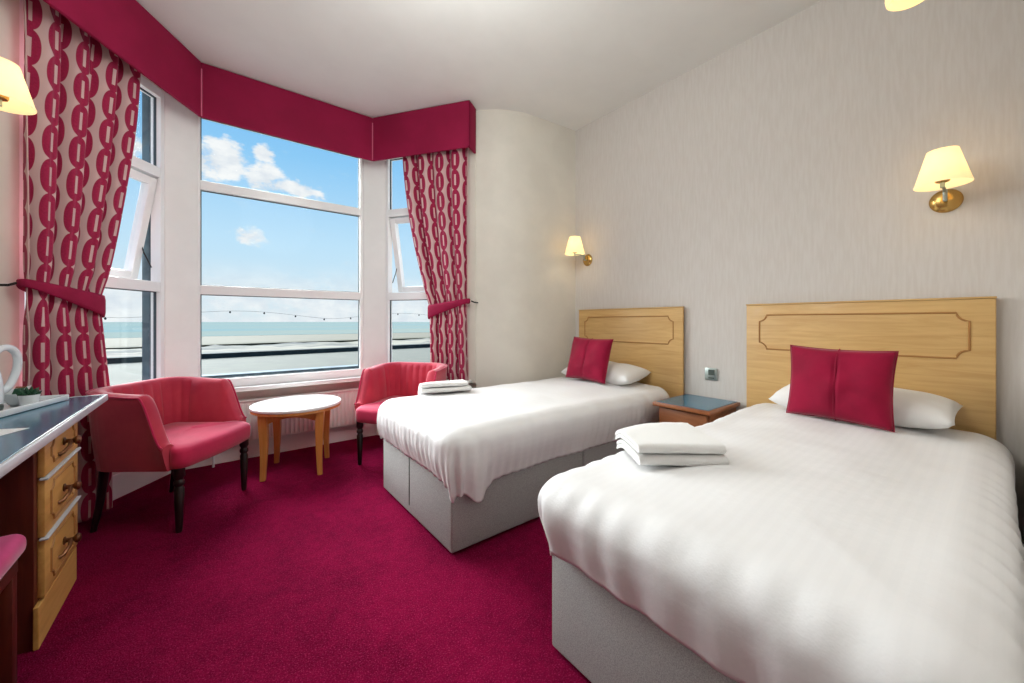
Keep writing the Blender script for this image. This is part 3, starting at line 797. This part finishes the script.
# ------------------------------------------------------------------ nightstand
ns = thing('nightstand', 'small wooden bedside cabinet with blue-grey top between the two beds', 'bedside cabinet', (2.6,1.275,0))
b = MB(); b.box((2.42,1.105,.05),(2.80,1.125,.545),.002); b.box((2.42,1.43,.05),(2.80,1.45,.545),.002); b.box((2.79,1.12,.05),(2.805,1.435,.545)); b.box((2.42,1.12,.05),(2.80,1.435,.07)); b.box((2.42,1.12,.36),(2.80,1.435,.375)); b.box((2.43,1.115,0),(2.79,1.44,.05))
b.build('body', M['stand_wood'], ns, smooth=0, world=True)
MB().box((2.365,1.08,.547),(2.808,1.468,.573),.006).build('top', M['stand_wood'], ns, smooth=30, world=True)
MB().box((2.385,1.10,.5725),(2.808,1.450,.5755),.001).build('top_inlay', M['laminate'], ns, smooth=0, world=True)
dw = MB().box((2.403,1.118,.385),(2.42,1.437,.535),.004).build('drawer', M['stand_wood'], ns, smooth=30, world=True)
kn = MB().lathe([(.006,0),(.006,.012),(.014,.018),(.014,.024),(.006,.029)], (0,0,0), 16, Matrix.Rotation(-PI/2, 3, 'Y'))
for v_ in kn.bm.verts: v_.co += Vector((2.404,1.2775,.46)) - Vector(ns.location)
k_ = kn.build('knob', M['bronze'], None); k_.parent = dw

# ------------------------------------------------------------------ wall socket
so = thing('wall_socket', 'square chrome socket plate on the wall above the bedside cabinet', 'socket', (2.828,1.283,.742))
MB().box((2.818,1.24,.699),(2.8295,1.326,.785),.003).build('faceplate', M['chrome'], so, smooth=30, world=True)
MB().box((2.815,1.255,.735),(2.8185,1.30,.775),.002).build('rocker', M['grey_plastic'], so, smooth=0, world=True)
MB().box((2.8165,1.258,.709),(2.8185,1.30,.72),.001).build('slot', M['grey_plastic'], so, smooth=0, world=True)

# ------------------------------------------------------------------ desk with drawers
ZD = .764; XF = -.414; YE = 2.70
dk = thing('dressing_desk', 'long dressing desk with blue-grey top and oak drawers against the left wall', 'desk', (-.63,1.75,0))
MB().box((XL+.005,.80,ZD-.028),(XF-.012,YE-.012,ZD),.002).build('top', M['laminate'], dk, smooth=0, world=True)
e = MB(); e.box((XF-.012,.80,ZD-.03),(XF,YE,ZD+.001),.005); e.box((XL+.005,YE-.012,ZD-.03),(XF-.008,YE,ZD+.001),.004)
e.build('edge_strip', M['edge'], dk, smooth=30, world=True)
XD = -.470
for (ya, yb, main) in ((2.03,2.47,True),(.82,1.24,False)):
    c = MB(); c.box((XL+.01,ya,.0),(XD-.018,yb,ZD-.03),.002); cas = c.build('pedestal', M['mahog'], dk, smooth=0, world=True)
    c = MB(); c.box((XD-.018,ya-.012,.0),(XD-.004,yb,.145),.003); c.build('plinth', M['drawer_oak'], dk, smooth=0, world=True)
    for (za, zb) in ((.575,.722),(.365,.567),(.155,.357)):
        d_ = MB(); d_.box((XD-.018,ya+.03,za),(XD,yb-.005,zb),.003)
        do = d_.build('drawer', M['drawer_oak'], dk, smooth=30, world=True)
        lp = MB(); lp.box((XD-.012,ya+.02,zb-.001),(XD+.010,yb-.003,zb+.006),.002); l_ = lp.build('lip', M['edge'], dk, smooth=0, world=True); l_.parent = do
        yy0, yy1, zz0, zz1, k = ya+.09, yb-.06, za+.03, zb-.03, .028
        pts = []
        for cy_, cz_, a0 in ((yy0, zz0, 90), (yy1, zz0, 180), (yy1, zz1, 270), (yy0, zz1, 0)):
            pts += [(cy_+k*math.cos(math.radians(a0-90*q/4)), cz_+k*math.sin(math.radians(a0-90*q/4))) for q in range(5)]
        g = MB(); g.tube([(XD+.0005, y_, z_) for y_, z_ in pts], .0045, 6, closed=True); g_ = g.build('moulding', M['oakd'], dk, world=True); g_.parent = do
        kb = MB(); ym, zm = (ya+yb)/2+.02, (za+zb)/2
        kb.lathe([(.014,0),(.016,.003),(.008,.007),(.007,.022),(.010,.027),(.016,.032),(.018,.038),(.014,.045),(.004,.048)], (XD,ym,zm), 18, Matrix.Rotation(PI/2, 3, 'Y'))
        kb.tube([(XD+.02,ym-.002,zm),(XD+.022,ym-.035,zm-.012),(XD+.012,ym-.06,zm-.03),(XD,ym-.065,zm-.035)], [.007,.006,.006,.008], 8)
        ko = kb.build('handle', M['bronze'], dk, world=True); ko.parent = do
MB().box((XL+.008,1.24,.45),(XL+.024,2.03,ZD-.03)).build('modesty_panel', M['mahog'], dk, smooth=0, world=True)

# stool tucked into the kneehole
st = thing('stool', 'pink velvet topped stool tucked under the desk at the left edge', 'stool', (-.625,1.62,0))
MB().box((-.17,-.24,.405),(.17,.24,.478),.03,5).build('cushion', M['stool_velvet'], st, smooth=180)
fr = MB(); fr.box((-.155,-.215,.36),(.155,.215,.405),.006); fr.build('seat_frame', M['mahog'], st, smooth=30)
for sx in (-1,1):
    for sy in (-1,1):
        MB().box((sx*.135-.018,sy*.195-.018,0),(sx*.135+.018,sy*.195+.018,.365),.004).build('leg', M['mahog'], st, smooth=30)

# ------------------------------------------------------------------ tray and its things
ta = math.radians(-16); tl = Vector((-.695,2.46,ZD+.002))
R3 = Matrix.Rotation(ta, 3, 'Z')
def tp(x, y, z=0): return tl + R3 @ Vector((x, y, z))
tr = thing('tray', 'white serving tray on the far end of the desk', 'tray', tuple(tl), ta)
t_ = MB(); hx_, hy_ = .125, .19
t_.box((-hx_+.005,-hy_+.005,0),(hx_-.005,hy_-.005,.006),.002); t_.build('base', M['china'], tr, smooth=0)
t_ = MB()
for a_, b_ in (((-hx_,-hy_),(hx_,-hy_+.012)),((-hx_,hy_-.012),(hx_,hy_)),((-hx_,-hy_+.012),(-hx_+.012,hy_-.012)),((hx_-.012,-hy_+.012),(hx_,hy_-.012))):
    t_.box((*a_,.0),(*b_,.024),.003)
t_.build('rim', M['china'], tr, smooth=30)
kp = tp(.005, -.075, .008)
kt = thing('kettle', 'white electric kettle on the tray at the left edge, its loop handle in view', 'kettle', tuple(kp), 0)
MB().lathe([(.058,0),(.06,.006),(.061,.018),(.060,.022)], (0,0,0), 32).build('power_base', M['grey_plastic'], kt)
MB().lathe([(.050,.022),(.060,.028),(.062,.06),(.058,.12),(.050,.17),(.044,.19)], (0,0,0), 32).build('body', M['white_plastic'], kt)
MB().lathe([(.044,.191),(.042,.198),(.025,.205),(.010,.207),(.010,.215),(.014,.22),(.008,.226)], (0,0,0), 24).build('lid', M['white_plastic'], kt)
hd = Vector((math.cos(math.radians(62)), math.sin(math.radians(62)), 0))
pts = [hd*.040+Vector((0,0,.205)), hd*.07+Vector((0,0,.235)), hd*.105+Vector((0,0,.24)), hd*.132+Vector((0,0,.215)), hd*.138+Vector((0,0,.17)), hd*.125+Vector((0,0,.12)), hd*.098+Vector((0,0,.075)), hd*.056+Vector((0,0,.062))]
def spline(P, m_=5):
    out = []
    for i in range(len(P)-1):
        p0, p1, p2, p3 = P[max(0,i-1)], P[i], P[i+1], P[min(len(P)-1,i+2)]
        for k in range(m_):
            t = k/m_; out.append(.5*((2*p1)+(p2-p0)*t+(2*p0-5*p1+4*p2-p3)*t*t+(3*p1-p0-3*p2+p3)*t**3))
    return out+[P[-1]]
MB().tube(spline(pts), .013, 12).build('handle', M['white_plastic'], kt, smooth=60)
MB().tube([-hd*.045+Vector((0,0,.14)), -hd*.075+Vector((0,0,.175)), -hd*.088+Vector((0,0,.185))], [.02,.014,.010], 12).build('spout', M['white_plastic'], kt)
bp_ = tp(.035, .075, .007)
bw = tag(MB().lathe([(.028,0),(.032,.004),(.048,.03),(.056,.052),(.053,.052),(.045,.03),(.028,.008),(.003,.007)], (0,0,0), 32).build('sachet_dish', M['china'], None), 'white china dish of sachets at the end of the tray', 'dish')
bw.location = bp_
for i, (mx, dx, dy, rz_, tx) in enumerate((('sachet_a',-.020,-.012,.2,.35),('sachet_b',-.004,-.018,.9,-.3),('sachet_c',-.012,.012,-.5,.4),('sachet_a',.008,-.004,1.5,-.35))):
    q = puff(.042, .060, .008, 10, .0)
    q.bm.transform(Matrix.Rotation(rz_, 4, 'Z') @ Matrix.Rotation(PI/2-tx*1.5, 4, 'X'))
    o = q.build('tea_sachet', M[mx], None, smooth=60); o.location = bp_ + Vector((dx, dy, .042+.003*i))
    tag(o, ['white sachet leaning at the side of the china dish','green sachet in the china dish','brown sachet at the back of the china dish','white sachet in the middle of the china dish'][i], 'sachet', 'sachets in the dish')
pp_ = tp(.085, .03, .007)
pl = thing('succulent', 'small dark green succulent in a white pot on the tray', 'plant', tuple(pp_))
MB().lathe([(.022,0),(.024,.004),(.030,.04),(.031,.046),(.027,.046),(.025,.036),(.002,.035)], (0,0,0), 24).build('pot', M['china'], pl)
lf = MB()
for ring, n_, el, L in ((0,7,.35,.036),(1,6,.8,.038),(2,4,1.25,.034)):
    for k in range(n_):
        az = 2*PI*k/n_+ring*.5; dv = Vector((math.cos(az)*math.cos(el), math.sin(az)*math.cos(el), math.sin(el)))
        o_ = Vector((0,0,.036)); lf.tube([o_, o_+dv*L*.4, o_+dv*L*.8+Vector((0,0,.004)), o_+dv*L+Vector((0,0,.01))], [.004,.0085,.006,.001], 7)
lf.build('leaves', M['leaf'], pl)
pa = MB().prism([(-.075,-.105),(.075,-.105),(.075,.105),(-.075,.105)], 0, .0012).build('leaflet', M['paper'], None, smooth=0)
pa.location = (-.60, 1.93, ZD+.0005); pa.rotation_euler = (0,0,math.radians(-24)); tag(pa, 'white paper leaflet lying on the desk in front of the tray', 'leaflet')

# ------------------------------------------------------------------ lamps
def sconce_parts(root, arm, zs):
    """local +x points out from the wall"""
    Rx = Matrix.Rotation(PI/2, 3, 'Y')
    MB().lathe([(.055,0),(.057,.004),(.050,.014),(.030,.022),(.012,.026)], (0,0,0), 32, Rx).build('backplate', M['brass'], root)
    z_b = zs
    a_ = MB(); a_.tube([(.02,0,0),(.05,0,-.004),(.055,0,.02),(.055,0,.045)], .008, 10); a_.tube([(.055,0,.035),(arm*.6,0,.04),(arm-.0,0,.035)], .006, 10)
    a_.tube([(arm,0,.025),(arm,0,.06)], .008, 10)
    a_.build('arm', M['chrome'], root)
    MB().lathe([(.010,.048),(.022,.052),(.025,.058),(.025,.09),(.020,.095)], (arm,0,0), 20).build('lamp_holder', M['brass'], root)
    zb = .038
    s_ = MB(); rows = []
    pr = [(.093,.0),(.0935,.003)] + [(.093-.042*q/10, .158*q/10) for q in range(1,11)]
    outer_ = [(r_, zb+z_) for r_, z_ in pr]; inner_ = [(r_-.003, z_) for r_, z_ in reversed(outer_)]
    s_.lathe(outer_+inner_, (arm,0,0), 40, cap=False); so_ = s_.build('lamp_shade', M['shade'], root, smooth=60)
    bu = MB().lathe([(.010,.095),(.018,.105),(.024,.125),(.022,.142),(.012,.155),(.003,.158)], (arm,0,0), 20).build('bulb', M['bulb'], root)
    return so_
M['bulb'] = mat('lit_bulb', lin(255,240,210), .4, emit=lin(255,226,170), estr=6.0)
M['opal'] = mat('opal_diffuser', lin(240,238,230), .5, emit=lin(255,244,225), estr=1.0)
def light(name, typ, loc, energy, col, size, parent=None, rot=(0,0,0)):
    l = bpy.data.lights.new(name, typ); l.energy = energy; l.color = col
    if typ == 'POINT': l.shadow_soft_size = size
    o = bpy.data.objects.new(name, l); COL.objects.link(o); o.location = loc; o.rotation_euler = rot
    if parent is not None: o.parent = parent
    return o
WARM = (1.0,.80,.55)
s1 = thing('wall_lamp', 'lit brass wall lamp with cream shade above the bed nearest the viewer', 'wall lamp', (2.829,.163,1.712), PI, 'cream shaded wall lamps')
sconce_parts(s1, .185, 0)
light('lamp_glow', 'POINT', (.185,0,.12), 2.0, WARM, .03, s1)
s2 = dup(s1, (2.829,2.438,1.712), PI, 'lit brass wall lamp with cream shade in the corner beside the bay')
light('lamp_glow', 'POINT', (.185,0,.12), 2.0, WARM, .03, s2)
s3 = thing('wall_lamp', 'lit wall lamp with cream shade above the desk at the left edge', 'wall lamp', (XL+.001,2.40,1.937), 0, 'cream shaded wall lamps')
sconce_parts(s3, .185, 0)
light('lamp_glow', 'POINT', (.185,0,.12), 1.4, WARM, .03, s3)
# pendant whose shade rim just drops into view
pd = thing('pendant_lamp', 'lit cream pendant shade just showing at the top edge', 'pendant lamp', (2.06,.205,H))
MB().lathe([(.05,-.001),(.05,-.012),(.02,-.03),(.006,-.034)], (0,0,0), 24).build('ceiling_rose', M['white_plastic'], pd)
MB().tube([(0,0,-.03),(0,0,-.54)], .004, 8).build('cord', M['white_plastic'], pd)
pr = [(.022,-.60),(.04,-.605),(.058,-.64),(.068,-.69),(.071,-.725),(.068,-.742),(.060,-.748)]
pr = [(r_, z_+.062) for r_, z_ in pr]
MB().lathe(pr+[(r_-.003, z_-.001) for r_, z_ in reversed(pr[:-1])], (0,0,0), 36, cap=False).build('lamp_shade', M['shade'], pd, smooth=60)
MB().lathe([(.010,-.62),(.012,-.64),(.024,-.67),(.022,-.69),(.004,-.70)], (0,0,.062), 18).build('bulb', M['bulb'], pd)
# added fill light on the ceiling, out of view, to brighten the room
cl = thing('added_ceiling_light', 'round opal fill light added out of view over the carpet to brighten the room', 'fill light', (.70,1.35,H))
MB().lathe([(.17,0),(.17,-.025),(.155,-.03)], (0,0,0), 40).build('rim', M['brass'], cl)
MB().lathe([(.155,-.028),(.14,-.06),(.09,-.085),(.02,-.094),(.002,-.095)], (0,0,0), 40).build('diffuser', M['opal'], cl)
light('added_room_fill', 'POINT', (0,0,-.52), 55, (.95,1.0,.98), .45, cl)

# ------------------------------------------------------------------ outdoors
ZG = EYE-4.7
def slab(name, pts, z0, z1, m, lab, cat):
    return struct(MB().prism(pts, z0, z1).build(name, m, smooth=0), lab, cat)
def band(y0l, y0r, y1l, y1r, z0, z1, name, m, lab, cat, xl=-260, xr=260):
    return slab(name, [(xl,y0l),(xr,y0r),(xr,y1r),(xl,y1l)], z0, z1, m, lab, cat)
tk = .075                                   # shore line runs a little askew
def sk(y, x): return y + tk*x
def sb(y0, y1, z0, z1, name, m, lab, cat): return band(sk(y0,-260), sk(y0,260), sk(y1,-260), sk(y1,260), z0, z1, name, m, lab, cat)
slab('street', [(-260,4.3),(260,4.3),(260,sk(62,260)),(-260,sk(62,-260))], ZG-1, ZG, M['asphalt'], 'pale promenade roadway outside below the bay', 'road')
sb(62, 64, ZG-1, ZG+.62, 'sea_wall', M['seawall'], 'dark stone sea wall along the promenade', 'wall')
sb(96, 102, ZG-3, ZG+.15, 'shore_bank', M['grassy'], 'dark grassy shore bank beyond the rocks', 'bank')
# rock armour
rows = []
for i in range(121):
    x = -120+2*i; row = []
    for j in range(14):
        y = sk(64, x)+ 32*j/13; k = .8*nz(x*.21, y*.25, 1.7)+.5*nz(x*.7, y*.6, 4)
        row.append((x, y, ZG-.1+k*.6))
    rows.append(row)
mb = MB(); mb.grid(rows); rk = mb.build('rock_shore', M['rock'], None, smooth=180); tag(rk, 'pale rocks along the foreshore beyond the sea wall', 'rocks', None, 'stuff')
slab('beach', [(-400,sk(100,-400)),(400,sk(100,400)),(400,230),(-400,230)], ZG-3, ZG-1.0, M['sand'], 'pale sand beach between the shore and the sea', 'beach')
slab('sea', [(-4000,190),(4000,190),(4000,9000),(-4000,9000)], ZG-4, ZG-.95, M['sea'], 'calm pale blue sea to the horizon', 'sea')
# festoon lights strung outside
fe = thing('festoon_lights', 'string of small festoon lights hanging outside across the sea view', 'string lights', (1.2,14,EYE+.3))
wr_ = MB(); P = []
def fz(x): q = (x+6)/22; return EYE + .10 + .10*math.sin(q*9)*0 + .22*abs(math.cos((x-.6)*.62))**1.5 - .0
xs = [-6+22*k/120 for k in range(121)]
wr_.tube([(x, 14, fz(x)) for x in xs], .004, 5); wr_.build('wire', M['wire'], fe, world=True)
for k in range(24):
    x = -5.6+.85*k; z = fz(x)
    MB().lathe([(.008,0),(.014,-.012),(.026,-.035),(.022,-.055),(.006,-.065)], (x,14,z), 10).build('lamp', M['seawall'], fe, world=True)

# ------------------------------------------------------------------ world, sun
W = bpy.data.worlds.new('sky'); sc.world = W; W.use_nodes = True
t = NT(W.node_tree); bg = t.n['Background']
tc = t.new('ShaderNodeTexCoord'); sp = t.new('ShaderNodeSeparateXYZ'); t.link(tc.outputs['Generated'], sp.inputs[0])
X, Y, Z = sp.outputs
hz = t.m('SQRT', t.m('ADD', t.m('MULTIPLY', X, X), t.m('MULTIPLY', Y, Y)))
el = t.m('DIVIDE', Z, t.m('MAXIMUM', hz, .02))
rp = t.new('ShaderNodeValToRGB'); cr = rp.color_ramp
t.link(t.m('DIVIDE', el, .9, clamp=True), rp.inputs[0])
cr.elements[0].position = 0; cr.elements[0].color = lin(226,240,246)
cr.elements[1].position = 1; cr.elements[1].color = lin(70,140,225)
for pos, c in ((.06, lin(214,236,248)), (.2, lin(196,231,254)), (.42, lin(146,206,250)), (.62, lin(112,184,246))):
    e_ = cr.elements.new(pos); e_.color = c
yy = t.m('MAXIMUM', Y, .05); px = t.m('DIVIDE', X, yy); pe = t.m('DIVIDE', Z, yy)
def blob(cx, ce, rx, re):
    a_ = t.m('DIVIDE', t.m('SUBTRACT', px, cx), rx); b_ = t.m('DIVIDE', t.m('SUBTRACT', pe, ce), re)
    return t.m('SUBTRACT', 1.0, t.m('SQRT', t.m('ADD', t.m('MULTIPLY', a_, a_), t.m('MULTIPLY', b_, b_))))
cv = t.new('ShaderNodeCombineXYZ'); t.link(px, cv.inputs[0]); t.link(t.m('MULTIPLY', pe, 1.6), cv.inputs[1])
n1 = t.noise(cv.outputs[0], 16, 6, .6); n2 = t.noise(cv.outputs[0], 7, 6, .65)
field = None
for b_ in ((.015,.338,.06,.055),(.085,.318,.06,.040),(.15,.306,.06,.022),(-.03,.33,.05,.045),(.060,.184,.034,.022),(.082,.372,.03,.022),(-.14,.33,.05,.03)):
    v_ = blob(*b_); field = v_ if field is None else t.m('MAXIMUM', field, v_)
nn = t.noise(cv.outputs[0], 26, 8, .62)
puffs = t.m('ADD', t.m('MULTIPLY', t.m('SUBTRACT', n1, .5), 1.6), t.m('MULTIPLY', t.m('SUBTRACT', nn, .5), 1.9))
cm = t.smooth(t.m('ADD', t.m('MAXIMUM', field, -.9), puffs), .0, .55)
low = t.m('MULTIPLY', t.m('SUBTRACT', 1.0, t.smooth(pe, .04, .15)), t.smooth(n2, .30, .52))
cm = t.m('MAXIMUM', cm, t.m('MULTIPLY', low, .8))
wide = t.m('MULTIPLY', t.smooth(n2, .56, .75), .35)
cm = t.m('MAXIMUM', cm, wide)
shade_ = t.mix(t.smooth(n1, .3, .7), lin(226,232,240), lin(255,255,255))
t.link(t.mix(cm, rp.outputs[0], shade_), bg.inputs[0])
bg.inputs[1].default_value = 1.0

su = bpy.data.lights.new('hazy_sun', 'SUN'); su.energy = 18.0; su.angle = math.radians(60); su.color = (.98,1.0,.99)
so_ = bpy.data.objects.new('hazy_sun', su); COL.objects.link(so_)
dv = Vector((.36,-.8,-.64)).normalized(); so_.rotation_euler = dv.to_track_quat('-Z','Y').to_euler(); so_.location = (0,8,6)

# ------------------------------------------------------------------ camera and view
cam = bpy.data.cameras.new('camera'); co = bpy.data.objects.new('camera', cam); COL.objects.link(co)
cam.sensor_width = 36; cam.lens = 380.7/1024*36; cam.shift_y = -19.8/1024; cam.clip_start = .02; cam.clip_end = 12000
co.location = (0,0,EYE); co.rotation_euler = (PI/2, 0, -math.radians(37.96))
sc.camera = co
vs = sc.view_settings; vs.view_transform = 'Standard'; vs.look = 'None'; vs.gamma = 1; vs.exposure = 0.0; vs.use_curve_mapping = False
